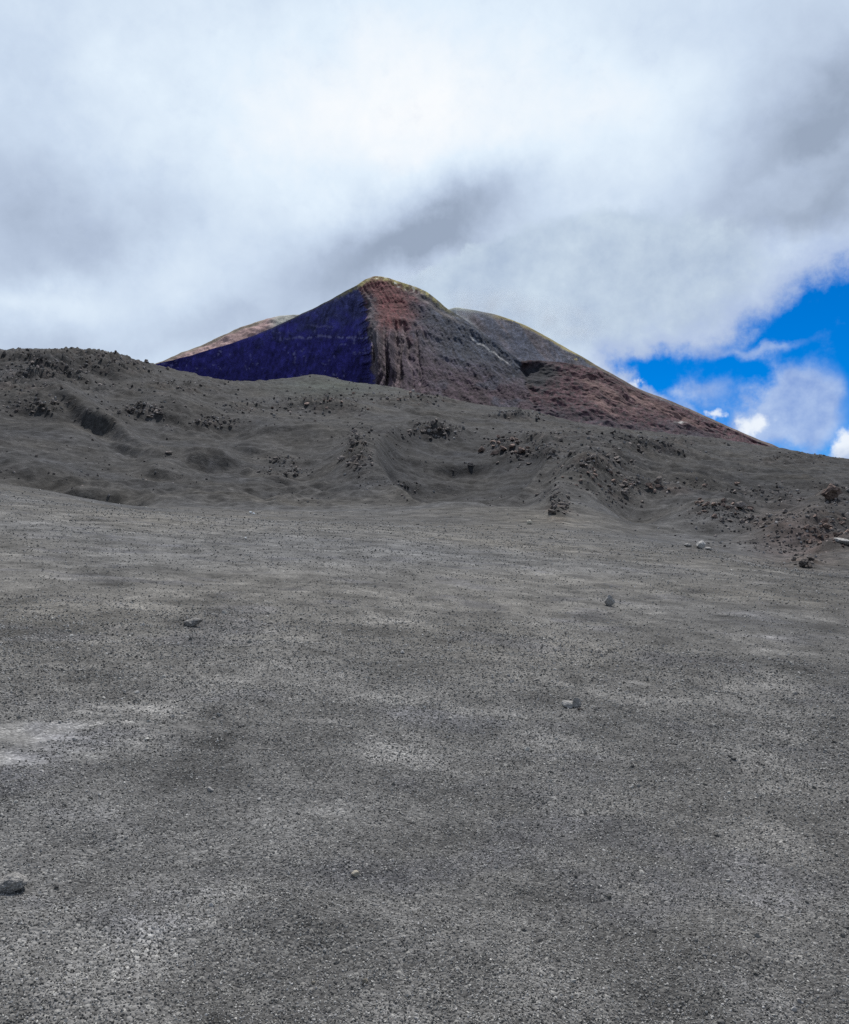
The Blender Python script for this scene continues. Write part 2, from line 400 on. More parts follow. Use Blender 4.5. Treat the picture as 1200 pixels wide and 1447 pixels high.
def build_ground():
    ta = np.linspace(-.66, .66, 1080)
    th = np.concatenate([np.linspace(-math.pi, -.62, 90)[:-1], np.arctan(ta), np.linspace(.62, math.pi, 90)[1:-1]])
    ln = np.concatenate([np.linspace(math.log(.5), math.log(1.8), 30)[:-1], np.linspace(math.log(1.8), math.log(420), 1180), np.linspace(math.log(430), math.log(13500), 60)])
    R, T = np.meshgrid(np.exp(ln), th, indexing='ij')
    X = (R * np.sin(T)).ravel(); Y = (R * np.cos(T)).ravel()
    Z = np.empty_like(X)
    step = 200000
    for i in range(0, len(X), step): Z[i:i+step] = ground(X[i:i+step], Y[i:i+step])
    n, mm = len(ln), len(th)
    Q = grid_quads(n, mm, wrap=True)
    V = np.stack([X, Y, Z], 1)
    # close the small hole under the camera
    c = len(V); V = np.vstack([V, [[0, 0, 0]]])
    j = np.arange(mm)
    Q = np.vstack([Q[:, ::-1], np.stack([np.full(mm, c), j, (j + 1) % mm, np.full(mm, c)], 1)[:0]])
    me = mesh_from('ground', V[:c], Q)
    # tint of each place
    px, py = project(X, np.maximum(Y, .5), Z)
    yf = np.maximum(Y, .5)
    hill = .6 * sstep(12, 70, yf + np.where(px > 780, (px - 780) * .09, 0)) + .4 * sstep(72, 125, yf + np.where(px > 780, (px - 780) * .09, 0))
    hill = np.where(Y < 1, 0, hill)
    base = np.array([.124, .120, .112])[None] * (1 - hill[:, None]) + np.array([.040, .039, .0385])[None] * hill[:, None]
    base = base * (1 + (.04 + .16 * hill) * fbm2(X, Y, 9, 3, .6, 101) + .22 * hill * fbm2(X, Y * .5, 22, 3, .6, 103) + .40 * hill * fbm2(X, Y, 3.4, 3, .65, 104) + .34 * hill * fbm2(X * .7, Y, 1.5, 2, .7, 107))[:, None]
    base = base * (1 + .06 * fbm2(X * .8, Y * 1.2, .9, 3, .6, 105) * (1 - hill))[:, None]
    warm = fbm2(X, Y, 16, 3, .6, 111)
    base = base * np.stack([1 + .05 * warm, 1 + .01 * warm, 1 - .07 * warm], 1)
    # dust-pale scuffs on the plain
    sc = scuffs(X, Y, px, py)
    sc = sc + .08 * sstep(.35, .9, fbm2(X, Y * 1.8, 3.2, 4, .6, 131)) * (1 - hill)
    base = base * (1 + .9 * sc)[:, None]
    # coarser dark lapilli
    dk = sstep(.2, .8, fbm2(X, Y * 1.4, 1.6, 4, .6, 141)) * (1 - hill)
    base = base * (1 - .07 * dk)[:, None] * np.stack([1 - .02 * dk, 1 - .01 * dk, 1 + .06 * dk], 1)
    # rock ground round the crags: darker and browner, broken by oxidised patches
    m = crag_mask(px, py) * (yf > 40)
    ox = sstep(-.1, .6, fbm2(X, Y, 5, 3, .6, 151))
    base = base * (1 - .25 * np.clip(m, 0, 1))[:, None]
    base = base * (1 + np.clip(m, 0, 1)[:, None] * ox[:, None] * np.array([.75, .5, .38])[None])
    # darker, slightly bluer ground inside the bowl
    bw = sstep(1.05, .7, bowl(600 + F * .992 * X / yf, Y)) * sstep(260, 190, Y) * (Y > 60)
    base = base * (1 - .22 * bw)[:, None] * np.stack([1 - .04 * bw, 1 - .01 * bw, 1 + .05 * bw], 1)
    # dull reddish tongue at the right-hand foot of the slope
    rd = np.exp(-((px - 1130) / 60) ** 2 - ((py - 755) / 40) ** 2) * (yf > 30)
    base = base * (1 + rd[:, None] * np.array([.22, .02, -.02])[None])
    # olive ash below the cone
    ol = np.exp(-((px - 470) / 80) ** 2 - ((py - 545) / 14) ** 2) * (yf > 200)
    base = base * (1 + ol[:, None] * np.array([.05, .25, .1])[None])
    colours(me, np.clip(base, .01, .8))
    return put('ground', me, M_ash, kind='structure')

build_ground()

# ------------------------------------------------------------------ the volcano
def curve(pts, q):
    p = np.array(pts, float)
    return pchip(p[:, 0], p[:, 1], q)

def flank(name, px0, px1, crest, base, dcrest, dbase, shape, tint, nx=560, nt_=220, back=1.0, warp=None):
    px = np.linspace(px0, px1, nx); t = np.linspace(0, 1, nt_)
    P, T = np.meshgrid(px, t, indexing='xy')           # rows: t from crest (0) to base (1)
    cy = curve(crest, P); by = curve(base, P)
    PY = cy + (by - cy) * T
    Pw = P + (warp(P, T) if warp else 0)
    D = curve(dcrest, Pw) * (1 - T) + curve(dbase, Pw) * T
    X = side_of(P, PY) * D; Z = EYE + slope_of(PY) * D; Y = D
    dd, dz = shape(P, T, PY, X, Y, Z)
    edge = .25 + .75 * sstep(0, .04, T)
    Y = Y + dd * edge; Z = Z + dz * (.25 + .75 * edge)
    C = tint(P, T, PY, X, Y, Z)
    rows = [(X, Y, Z)]
    # far side falling away behind the crest, and the foot running on down to the ground
    bk = []
    for k in (1, .72, .5, .32, .18, .08):
        bk.append((X[0] * (1 + .3 * k * back), Y[0] + 420 * k * back, Z[0] - (Z[0] - 20) * k ** 1.3))
    ft = []
    for k in (.3, .65, 1):
        ft.append((X[-1] * (1 - .14 * k), Y[-1] * (1 - .17 * k), Z[-1] + (np.minimum(40, Z[-1] - 5) - Z[-1]) * k))
    XX = np.vstack([np.array([b[0] for b in bk]), X, np.array([f[0] for f in ft])])
    YY = np.vstack([np.array([b[1] for b in bk]), Y, np.array([f[1] for f in ft])])
    ZZ = np.vstack([np.array([b[2] for b in bk]), Z, np.array([f[2] for f in ft])])
    CC = np.concatenate([np.repeat(C[:1], len(bk), 0), C, np.repeat(C[-1:], len(ft), 0)], 0)
    V = np.stack([XX.ravel(), YY.ravel(), ZZ.ravel()], 1)
    me = mesh_from(name, V, grid_quads(*XX.shape)[:, ::-1])
    colours(me, np.clip(CC.reshape(-1, 3), .006, .9))
    return put(name, me, M_flank, kind='structure')

def lerp(a, b, k): return a + (b - a) * k[..., None]
def rgb(*c): return np.array(c, float)[None, None, :]
def fb3(X, Y, Z, lam, octv, seed, gain=.55):
    r = 0; a = 1.
    for o in range(octv):
        r = r + a * noise3(X / lam, Y / lam, Z / lam, seed + o); a *= gain; lam *= .5
    return r

# -- the reddish lava apron that leans on the cone's right foot
CREST3 = [(700,526),(715,518),(728,512.5),(738,509.5),(750,508.5),(770,510),(800,513),(830,518),(850,524),(870,534),(900,551),(950,571),(1000,592.5),(1050,614),(1100,635),(1140,652)]
def shape3(P, T, PY, X, Y, Z):
    pit = np.exp(-((P - 752) / 22.) ** 2 - ((PY - 525) / 16.) ** 2)
    lump = fb3(X, Y, Z, 26, 4, 411)
    return lump * 5 + pit * 16, fb3(X, Y, Z, 14, 3, 421) * 2
def tint3(P, T, PY, X, Y, Z):
    n = fbm2(P, PY, 22, 4, .6, 431); n2 = fbm2(P, PY * 1.3, 7, 3, .6, 433)
    c = np.zeros(P.shape + (3,)) + rgb(.082, .043, .05)
    c = lerp(c, rgb(.055, .042, .046) + 0 * c, sstep(.0, .5, n2))
    c = c * (.9 + .6 * fbm2(P, PY, 4, 3, .7, 437))[..., None]
    c = lerp(c, rgb(.045, .04, .052) + 0 * c, sstep(905, 1000, P + 30 * n) * sstep(-8, 20, PY - (curve(CREST3, P) + 14)))
    for (x, y, sl, L, w) in [(868, 560, .78, 36, 6), (900, 562, .8, 26, 5), (838, 545, .6, 22, 4), (930, 575, .6, 26, 4), (852, 572, .8, 30, 5), (965, 590, .5, 30, 3)]:
        u = (P - x) * math.cos(math.atan(sl)) + (PY - y) * math.sin(math.atan(sl)); v = -(P - x) * math.sin(math.atan(sl)) + (PY - y) * math.cos(math.atan(sl))
        c = lerp(c, rgb(.185, .118, .105) + 0 * c, np.exp(-(u / L) ** 2 - (v / w) ** 2) * .8)
    c = lerp(c, rgb(.035, .034, .045) + 0 * c, np.exp(-((PY - (575 + (P - 750) * .22)) / 12.) ** 2) * .6 * sstep(1000, 900, P))
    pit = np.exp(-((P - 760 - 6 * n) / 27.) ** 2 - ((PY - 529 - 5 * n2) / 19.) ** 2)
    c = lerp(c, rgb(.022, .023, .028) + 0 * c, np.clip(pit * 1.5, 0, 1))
    sp = sstep(.5, .8, fbm2(P, PY, 5, 2, .5, 435)) * sstep(780, 830, P)
    c = lerp(c, rgb(.2, .15, .14) + 0 * c, sp * .5)
    ws = np.exp(-((P - 962) / 7.) ** 2 - ((PY - 596) / 1.2) ** 2) + np.exp(-((P - 1013) / 4.) ** 2 - ((PY - 622.5) / 1.) ** 2)
    return lerp(c, rgb(.55, .53, .5) + 0 * c, np.clip(ws, 0, 1))
# -- the main cone
CREST1 = [(196,521),(215,516),(250,507),(300,493),(350,477),(400,456),(440,437),(480,416),(505,402),(518,394),(530,390.5),(545,392),(562,397),(585,404),(600,411),(618,424),(634,437),(652,449),(690,476),(720,498),(738,509.5),(750,508.5),(770,510),(800,513),(830,518),(850,524),(870,534),(900,551),(950,571),(1000,592.5),(1050,614),(1100,635),(1140,652)]
BASE1 = [(196,640),(760,645),(1140,664)]
def seam(PY): return 737 + (PY - 511) * .26 + 2.5 * noise2(PY / 7., PY * 0 + .4, 271) + 1.5 * noise2(PY / 2.6, PY * 0 + 1.4, 272)
EDGE = [(380,500),(405,506),(430,515),(460,519),(490,524),(520,527),(545,529),(650,532)]   # the lit edge: row -> column
def shape1(P, T, PY, X, Y, Z):
    e = curve(EDGE, PY)
    right = sstep(-4, 6, P - e)
    fl = sstep(0, 60, PY - 440) * right * np.exp(-np.maximum(P - 560, 0) / 40)
    q = (P + 5 * fbm2(P, PY, 40, 2, .5, 5)) - .16 * (PY - 540) * sstep(540, 620, P)
    flute = np.abs(noise2(q / 17.0, PY / 160., 201)) * 1.5 + .6 * np.abs(noise2(q / 7.5, PY / 90., 202))
    rill = noise2((P * .83 - PY * .55) / 9.0, (PY * .83 + P * .55) / 110., 203) * sstep(570, 640, P)
    dd = -fl * flute * 28 + rill * 2.2
    dd = dd + fb3(X, Y, Z, 60, 4, 211) * (2.0 * right + 3.0)
    dz = fb3(X + 50, Y, Z, 30, 4, 221) * 1.6
    dd = dd + (noise2((P * .83 - PY * .55) / 3.6, (PY * .83 + P * .55) / 26., 207) * 1.3 + fbm2(P, PY, 5, 3, .65, 208) * .8) * (.5 + .5 * right)
    d3, z3 = shape3(P, T, PY, X, Y, Z)
    k = sstep(-4, 6, P - seam(PY))
    rut = np.exp(-((P - seam(PY) - 3) / 5.) ** 2) * sstep(505, 520, PY)
    return dd * (1 - k) + d3 * k + rut * 7, dz * (1 - k) + z3 * k
def tint1(P, T, PY, X, Y, Z):
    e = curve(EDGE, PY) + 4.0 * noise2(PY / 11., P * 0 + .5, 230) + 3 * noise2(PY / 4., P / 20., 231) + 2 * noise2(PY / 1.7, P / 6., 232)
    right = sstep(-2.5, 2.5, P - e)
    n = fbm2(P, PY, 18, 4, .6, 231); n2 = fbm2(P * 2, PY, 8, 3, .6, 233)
    c = np.zeros(P.shape + (3,)) + rgb(.030, .027, .15)  # left face: its blue-violet sun shadow is put into the base colour
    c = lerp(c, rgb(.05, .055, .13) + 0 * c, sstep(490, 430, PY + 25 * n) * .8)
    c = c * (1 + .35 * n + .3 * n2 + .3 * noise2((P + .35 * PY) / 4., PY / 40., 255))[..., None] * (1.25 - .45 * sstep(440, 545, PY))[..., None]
    # thin pale ledges in the dark face
    led = np.exp(-((PY - (476 + 3 * noise2(P / 22., P * 0, 235) + (P < 470) * (470 - P) * .02)) / 1.6) ** 2) * sstep(395, 430, P) * sstep(0.0, .4, n2 + .35)
    led = np.maximum(led, .55 * np.exp(-((PY - (462 + 3 * noise2(P / 16., P * 0, 236))) / 1.3) ** 2) * sstep(430, 450, P) * sstep(478, 460, P))
    spk = sstep(.42, .75, fbm2(P, PY, 7, 3, .6, 237)) * sstep(.0, .5, fbm2(P, PY, 50, 2, .5, 238) + .2)
    c = lerp(c, rgb(.17, .165, .33) + 0 * c, np.clip(led * 1.0 + spk * .6, 0, 1))
    # the sunlit side
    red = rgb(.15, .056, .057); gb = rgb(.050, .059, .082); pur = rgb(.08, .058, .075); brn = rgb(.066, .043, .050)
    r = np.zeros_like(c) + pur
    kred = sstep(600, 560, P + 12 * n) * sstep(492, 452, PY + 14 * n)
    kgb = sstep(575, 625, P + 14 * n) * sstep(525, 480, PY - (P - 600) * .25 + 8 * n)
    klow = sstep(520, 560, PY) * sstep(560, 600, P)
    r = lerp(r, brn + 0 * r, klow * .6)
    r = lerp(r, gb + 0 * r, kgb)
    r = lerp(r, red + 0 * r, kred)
    st = noise2((P * .80 - PY * .60) / 7., (PY * .8 + P * .6) / 90., 241) + .6 * noise2((P * .85 - PY * .52) / 3.2, (PY + P) / 60., 242)
    r = r * (1 + .34 * st * sstep(540, 600, P) + .3 * n2 * .6)[..., None]
    fq = (P + 5 * fbm2(P, PY, 40, 2, .5, 5)) - .16 * (PY - 540) * sstep(540, 620, P)
    fr = sstep(.28, .05, np.abs(noise2(fq / 17.0, PY / 160., 201))) * sstep(440, 480, PY) * np.exp(-np.maximum(P - 575, 0) / 30)
    r = lerp(r, rgb(.19, .145, .155) + 0 * r, fr * .75)  # sunlit strips of the flutes, painted in as a paler colour
    blu = sstep(.1, .7, fbm2(P, PY * 1.5, 40, 3, .6, 247)) * sstep(590, 640, P) * sstep(480, 520, PY)
    r = lerp(r, rgb(.06, .062, .085) + 0 * r, blu * .8)
    r = r * (.86 + .5 * fbm2(P, PY, 3.4, 3, .7, 248) + .28 * noise2((P * .82 - PY * .57) / 2.0, (PY * .8 + P * .6) / 34., 249))[..., None]
    # grey band along the right of the edge
    ga = np.exp(-((P - e - 7 - 3 * n2) / 9.) ** 2) * sstep(400, 425, PY) * sstep(520, 470, PY)
    r = lerp(r, rgb(.10, .096, .11) + 0 * r, ga * .85)
    # a bright run of pale ash down the right shoulder
    ln = 478 + (P - 668) * .66 + 1.5 * noise2(P / 8., P * 0, 245)
    wh = np.exp(-((PY - ln) / (1.3 + .7 * n2)) ** 2) * (.45 + .55 * sstep(-.3, .3, noise2(P / 5., PY / 5., 246))) * sstep(662, 670, P) * sstep(728, 705, P + 6 * n2)
    r = lerp(r, rgb(.62, .60, .58) + 0 * r, np.clip(wh * 1.1, 0, 1))
    p2 = np.exp(-((PY - (411 + (P - 580) * .68)) / 3.0) ** 2) * sstep(565, 585, P) * sstep(660, 630, P)
    r = lerp(r, rgb(.24, .21, .20) + 0 * r, p2 * .6)
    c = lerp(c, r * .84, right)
    # sulphur-stained rim
    top = np.clip((PY - curve(CREST1, P)), 0, 99)
    cr = sstep(9 + 5 * n, 2.0, top) * sstep(455, 500, P) * sstep(660, 600, P)
    c = lerp(c, tint3(P, T, PY, X, Y, Z), sstep(-2, 2, P - seam(PY)))
    c = lerp(c, rgb(.33, .29, .12) + 0 * c, cr * .95 * (.35 + .65 * sstep(-.4, .3, fbm2(P, PY, 9, 3, .6, 253))))
    cr2 = sstep(3.5, .5, top) * sstep(300, 480, P) * sstep(510, 500, P)
    c = lerp(c, rgb(.22, .2, .13) + 0 * c, cr2 * .7)
    wt = sstep(.3, .6, fbm2(P, PY, 6, 2, .5, 251)) * sstep(12, 3, top) * sstep(515, 530, P) * sstep(600, 575, P)
    return lerp(c, rgb(.6, .58, .5) + 0 * c, wt * .8)
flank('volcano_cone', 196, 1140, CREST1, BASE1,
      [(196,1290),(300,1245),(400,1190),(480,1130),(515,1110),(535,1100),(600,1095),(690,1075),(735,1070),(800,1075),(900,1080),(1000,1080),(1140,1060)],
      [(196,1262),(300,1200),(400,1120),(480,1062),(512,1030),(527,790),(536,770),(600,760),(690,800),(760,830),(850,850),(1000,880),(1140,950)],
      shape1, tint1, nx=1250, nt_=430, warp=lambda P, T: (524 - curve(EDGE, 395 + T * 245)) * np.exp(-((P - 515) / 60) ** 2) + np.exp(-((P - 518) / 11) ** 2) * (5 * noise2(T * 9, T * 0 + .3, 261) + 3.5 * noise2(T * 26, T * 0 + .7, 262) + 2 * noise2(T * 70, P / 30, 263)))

# -- the higher rear rim to the right
CREST2 = [(600,470),(620,450),(634,437),(645,434.5),(665,437),(690,442),(720,451),(745,461),(770,474),(800,491),(825,505),(850,520),(875,534),(900,548),(950,567),(1000,589),(1050,611),(1100,632),(1140,650)]
def shape2(P, T, PY, X, Y, Z):
    rill = noise2((P * .8 - PY * .6) / 10.0, (PY * .8 + P * .6) / 120., 303)
    return rill * 2.5 + fb3(X, Y, Z, 60, 4, 311) * 2.5, fb3(X, Y, Z, 30, 4, 321) * 1.4
def tint2(P, T, PY, X, Y, Z):
    n = fbm2(P, PY, 20, 4, .6, 331)
    st = noise2((P * .8 - PY * .6) / 6., (PY * .8 + P * .6) / 80., 341)
    c = np.zeros(P.shape + (3,)) + rgb(.08, .088, .118)
    c = lerp(c, rgb(.105, .094, .108) + 0 * c, sstep(-.2, .6, st))
    c = c * (1 + .3 * n)[..., None]
    c = c * (.9 + .5 * fbm2(P, PY, 3.4, 3, .7, 343))[..., None]
    top = PY - curve(CREST2, P)
    c = lerp(c, rgb(.27, .23, .11) + 0 * c, sstep(6 + 4 * n, 1.5, top) * sstep(670, 720, P) * sstep(900, 800, P))
    c = lerp(c, rgb(.13, .1, .085) + 0 * c, sstep(5, 1, top) * sstep(800, 880, P))
    c = lerp(c, rgb(.25, .27, .22) + 0 * c, sstep(5, 1.5, top) * sstep(690, 650, P))
    pk = np.exp(-((P - 648 - (PY - 445) * 1.2) / 6.) ** 2) * sstep(432, 440, PY) * sstep(475, 455, PY)
    c = lerp(c, rgb(.32, .33, .33) + 0 * c, pk * .7)
    return c
flank('crater_rim', 600, 1140, CREST2, [(600,650),(1140,660)],
      [(600,1300),(720,1290),(850,1240),(1000,1170),(1140,1100)], [(600,1000),(720,930),(850,900),(1000,930),(1140,1000)],
      shape2, tint2, nx=620, nt_=200)

# -- the pink ridge behind on the left
CREST0 = [(190,521),(215,514),(245,503),(270,493.5),(300,480),(340,462.5),(356,457),(380,450),(400,446),(420,444),(450,450),(480,470)]
def shape0(P, T, PY, X, Y, Z):
    return fb3(X, Y, Z, 50, 4, 511) * 8, fb3(X, Y, Z, 25, 3, 521) * 3.5
def tint0(P, T, PY, X, Y, Z):
    n = fbm2(P, PY, 12, 4, .6, 531)
    c = np.zeros(P.shape + (3,)) + rgb(.33, .225, .21)
    c = c * (1 + .3 * n)[..., None]
    c = lerp(c, rgb(.3, .3, .27) + 0 * c, sstep(375, 395, P))
    top = PY - curve(CREST0, P)
    c = lerp(c, rgb(.2, .165, .13) + 0 * c, sstep(6, 2, top) * sstep(380, 365, P))
    dk = sstep(.1, .5, fbm2(P, PY * 2, 9, 3, .6, 541)) * sstep(340, 310, P) * sstep(5, 9, top)
    return lerp(c, rgb(.07, .055, .06) + 0 * c, dk * .8)
flank('volcano_ridge', 190, 480, CREST0, [(190,600),(480,600)],
      [(190,1520),(300,1600),(480,1650)], [(190,1290),(300,1280),(480,1280)], shape0, tint0, nx=330, nt_=120)

# ------------------------------------------------------------------ rocks
def ico(sub):
    import bmesh
    bm = bmesh.new(); bmesh.ops.create_icosphere(bm, subdivisions=sub, radius=1)
    V = np.array([v.co[:] for v in bm.verts]); Fc = np.array([[v.index for v in f.verts] for f in bm.faces])
    bm.free(); return V, Fc

def rock_mesh(name, seed, sub=3, stretch=(1, .85, .7), cuts=9, rough=.16, mat=None, facet=.78):
    r = np.random.default_rng(seed)
    V, Fc = ico(sub)
    N = V.copy()
    for _ in range(cuts):                                # broken faces
        d = r.normal(size=3); d /= np.linalg.norm(d)
        h = facet * r.uniform(.75, 1.1)
        s = V @ d
        V = V - np.maximum(s - h, 0)[:, None] * d[None] * .92
    n = fb3(N[:, 0] * 1 + seed * 3.1, N[:, 1], N[:, 2], .9, 4, seed) * rough
    V = V * (1 + n)[:, None] * np.array(stretch)[None]
    me = mesh_from(name, V, Fc, smooth=False)
    if mat: me.materials.append(mat)
    return me

def rest(o, p, size, squash=1.0, rz=None, sink=.3, tilt=.25):
    low = min(v.co.z for v in o.data.vertices)          # the underside sits a little way into the ash
    o.location = (p.x, p.y, p.z + size * .5 * squash * (-low) * (1 - 2 * sink))
    o.scale = (size * .5, size * .5, size * .5 * squash)
    o.rotation_euler = (random.uniform(-tilt, tilt), random.uniform(-tilt, tilt), random.uniform(0, 6.28) if rz is None else rz)

# -- stones that lie alone on the plain
def lone(name, px, py, wpx, label, cat, mat, seed, stretch, squash=1.0, rz=0.0, sink=.22, sub=4, cuts=12, rough=.2, tilt=.1, lift=.6):
    p = spot(px, py)
    s = wpx * p.y / F
    o = put(name, rock_mesh(name, seed, sub, stretch, cuts, rough, mat), None, label=label, category=cat)
    rest(o, p, s, squash, rz, sink * lift, tilt)
    return o
lone('boulder', 13, 1258, 42, 'large weathered grey stone cut by the left edge of the ash plain nearest the viewer', 'stone', M_grey, 118, (1, .9, .62), 1, .6, .25, 5, 7, .2)
lone('stone', 271, 885, 27, 'flat slab-like grey stone with a black shaded underside alone on the left plain', 'stone', M_grey, 12, (1, .7, .42), 1, .1, .12)
lone('stone', 862, 857, 16, 'small upright rounded grey stone standing alone on the right of the plain', 'stone', M_grey, 13, (.9, .8, 1.1), 1, .2, .15)
lone('stone', 804, 1001, 23, 'left and wider stone of the broken pair lying on the middle right plain', 'stone', M_grey, 14, (1, .7, .66), 1, .2, .15)
lone('stone', 815, 1000, 18, 'right and more jagged stone of the broken pair lying on the middle right plain', 'stone', M_grey, 15, (.8, .6, .8), 1, .9, .15)
lone('stone', 820, 1004, 9, 'little dark chip lying beside the broken pair of stones on the plain', 'stone', M_lava, 16, (1, .6, .45), 1, -.5, .2)
lone('stone', 503, 1238, 15, 'small cream pale stone bedded in dark gravel at the bottom centre', 'stone', M_pale, 17, (1, .7, .6), 1, .35, .3)
lone('stone', 517, 1389, 9, 'tiny pale pointed stone in the gravel lowest near the bottom centre', 'stone', M_pale, 18, (.9, .8, .9), 1, .35, .3)
lone('stone', 443, 1390, 6, 'tiny whitish pebble left of the pale pointed stone in the bottom gravel', 'stone', M_pale, 19, (.9, .8, .7), 1, .35, .3)
lone('stone', 354.5, 726, 5, 'left one of two bright white stones at the far edge of the plain', 'stone', M_white, 20, (1, .8, .8), 1, .35, .1)
lone('stone', 358.5, 727, 4, 'right one of two bright white stones at the far edge of the plain', 'stone', M_white, 21, (.9, .8, .7), 1, .35, .1)
lone('stone', 748, 741, 8, 'whitish stone at the plain edge just left of the stacked dark outcrop', 'stone', M_pale, 22, (1, .8, .8), 1, .35, .2)
lone('stone', 347, 761, 4, 'tiny white fleck of stone below the two bright white stones', 'stone', M_white, 23, (1, .8, .7), 1, .35, .2)

# -- broken rock over the hillside: (column, row, spread, spread, how many, size px low, high, material, label, group)
FIELDS = [
 (506, 622, 13, 11, 9, 6, 11, M_lava, 'jagged dark lava rock on the upper left rim of the central bowl', 'rocks on the left rim of the bowl'),
 (508, 655, 12, 14, 13, 6, 12, M_lava, 'jagged dark lava rock low on the left rim of the central bowl', 'rocks low on the left rim of the bowl'),
 (615, 612, 30, 7, 18, 6, 12, M_lava, 'black lava rock of the wide flat outcrop at the head of the central bowl', 'rocks at the head of the bowl'),
 (712, 636, 22, 12, 16, 6, 14, M_brown, 'dark brown lava rock of the outcrop right of the central bowl', 'rocks right of the bowl'),
 (762, 642, 26, 12, 15, 5, 11, M_lava, 'dark lava rock scattered between the bowl and the right ridge crest', 'rocks between bowl and ridge'),
 (788, 703, 11, 6, 7, 7, 13, M_lava, 'black slab of lava at the top of the stacked outcrop on the ridge foot', 'upper slabs of the stacked outcrop'),
 (786, 723, 11, 9, 12, 7, 14, M_lava, 'black lava block low in the stacked outcrop at the ridge foot', 'lower blocks of the stacked outcrop'),
 (836, 652, 34, 12, 22, 5, 11, M_lava, 'dark rubble rock on the crest of the ridge right of the bowl', 'rocks on the ridge crest'),
 (842, 676, 26, 10, 14, 5, 10, M_brown, 'brownish lava rock just below the crest of the right ridge', 'rocks below the ridge crest'),
 (884, 693, 20, 11, 15, 5, 11, M_lava, 'dark lava rock in the short trail running down the right hillside', 'rocks in the hillside trail'),
 (905, 634, 44, 9, 14, 4, 9, M_lava, 'small black lava rock on the upper right hillside under the reddish slope', 'rocks under the reddish slope'),
 (955, 688, 34, 7, 12, 5, 11, M_brown, 'brown lava rock in the line along the middle of the right hillside', 'rocks along the right hillside'),
 (1018, 720, 36, 13, 22, 5, 13, M_brown, 'reddish brown lava rock in the patch above the right edge of the plain', 'rocks above the right plain edge'),
 (1168, 740, 30, 12, 22, 6, 14, M_brown, 'jagged brown lava rock heaped near the right picture edge', 'heaped rocks at the right'),
 (1160, 768, 34, 12, 14, 5, 11, M_brown, 'loose reddish lava rock below the heap near the right picture edge', 'loose rocks below the heap'),
 (1088, 738, 34, 9, 20, 5, 12, M_lava, 'dark lava rock of the rubble band between the brown patch and the right heap', 'rocks of the right rubble band'),
 (1136, 797, 16, 6, 9, 6, 13, M_lava, 'dark lava rock on the lowest right edge of the plain', 'rocks on the lowest plain edge'),
 (1108, 705, 12, 6, 4, 5, 9, M_lava, 'small dark lava rock left of the big boulder on the right slope', 'rocks left of the big boulder'),
 (57, 579, 14, 6, 6, 6, 11, M_lava, 'dark lava rock at the rim of the shadowed left hollow', 'rocks at the left hollow'),
 (100, 510, 90, 9, 12, 4, 9, M_lava, 'small dark lava rock on the skyline ridge at upper left', 'rocks on the left skyline'),
 (200, 582, 24, 8, 12, 5, 9, M_lava, 'dark lava rock right of the shadowed hollow on the left hillside', 'rocks right of the left hollow'),
 (306, 601, 18, 5, 8, 5, 9, M_lava, 'black lava rock in the short streak on the left hillside', 'rocks in the left streak'),
 (460, 570, 50, 12, 12, 4, 8, M_brown, 'little brown lava rock on the hill top below the dark face of the cone', 'rocks below the dark face'),
 (600, 566, 60, 6, 10, 4, 8, M_brown, 'little pale brown lava rock on the hill top below the fluted slope', 'rocks below the fluted slope'),
 (408, 664, 24, 12, 8, 5, 8, M_lava, 'dark lava rock on the smooth middle slope left of the bowl', 'rocks on the smooth middle slope'),
]
protos = {}
for mname, mat in (('dark', M_lava), ('brown', M_brown)):
    protos[mat.name] = [rock_mesh('lava_rock', 300 + 17 * i + (0 if mat is M_lava else 100), 3, (1, random.uniform(.6, .95), random.uniform(.55, .95)), 10, .3, mat, .7) for i in range(7)]
for (cx, cy, sx, sy, n, lo, hi, mat, label, group) in FIELDS:
    for i in range(n):
        px = cx + sx * random.gauss(0, .8); py = cy + sy * random.gauss(0, .7)
        p = spot(px, py)
        s = (lo + (hi - lo) * random.random() ** 1.7) * p.y / F
        o = bpy.data.objects.new('lava_rock', random.choice(protos[mat.name])); COL.objects.link(o)
        o['label'] = label; o['category'] = 'rock'; o['group'] = group
        rest(o, p, s, random.uniform(.55, 1.1), None, random.uniform(.12, .35), .5)

# -- rocks that stand out on the hillside
lone('boulder', 1174, 707, 30, 'big brown boulder with a black shaded base high on the right slope', 'boulder', M_brown, 31, (1, .8, .75), 1, .2, .15, 4, 14, .28)
lone('boulder', 1193, 769, 30, 'pale grey tilted slab of lava at the right picture edge', 'boulder', M_grey, 32, (1, .45, .3), 1, -.5, .2, 4, 12, .2, .3)
lone('boulder', 991, 776, 17, 'pointed pale grey rock where the plain meets the right hillside', 'rock', M_grey, 33, (1, .7, .8), 1, .3, .15)
lone('boulder', 1002, 778, 12, 'low flat grey rock just right of the pointed pale rock at the plain edge', 'rock', M_grey, 34, (1, .7, .45), 1, .3, .15)
lone('boulder', 972, 773, 13, 'low grey rock just left of the pointed pale rock at the plain edge', 'rock', M_grey, 35, (1, .7, .5), 1, .3, .2)
lone('boulder', 1136, 801, 15, 'dark rounded boulder lowest on the right edge of the plain', 'boulder', M_lava, 36, (1, .8, .75), 1, .3, .15)
lone('boulder', 1046, 718, 17, 'black blocky boulder amid the reddish brown patch on the right hillside', 'boulder', M_lava, 37, (1, .8, .7), 1, .3, .15)
lone('boulder', 665, 660, 11, 'lone dark wedge of rock on the inner right wall of the central bowl', 'rock', M_lava, 38, (1, .6, .6), 1, -.4, .15)
lone('boulder', 931, 684, 13, 'dark block at the left end of the rock line on the right hillside', 'boulder', M_lava, 39, (.9, .8, 1), 1, .3, .15)
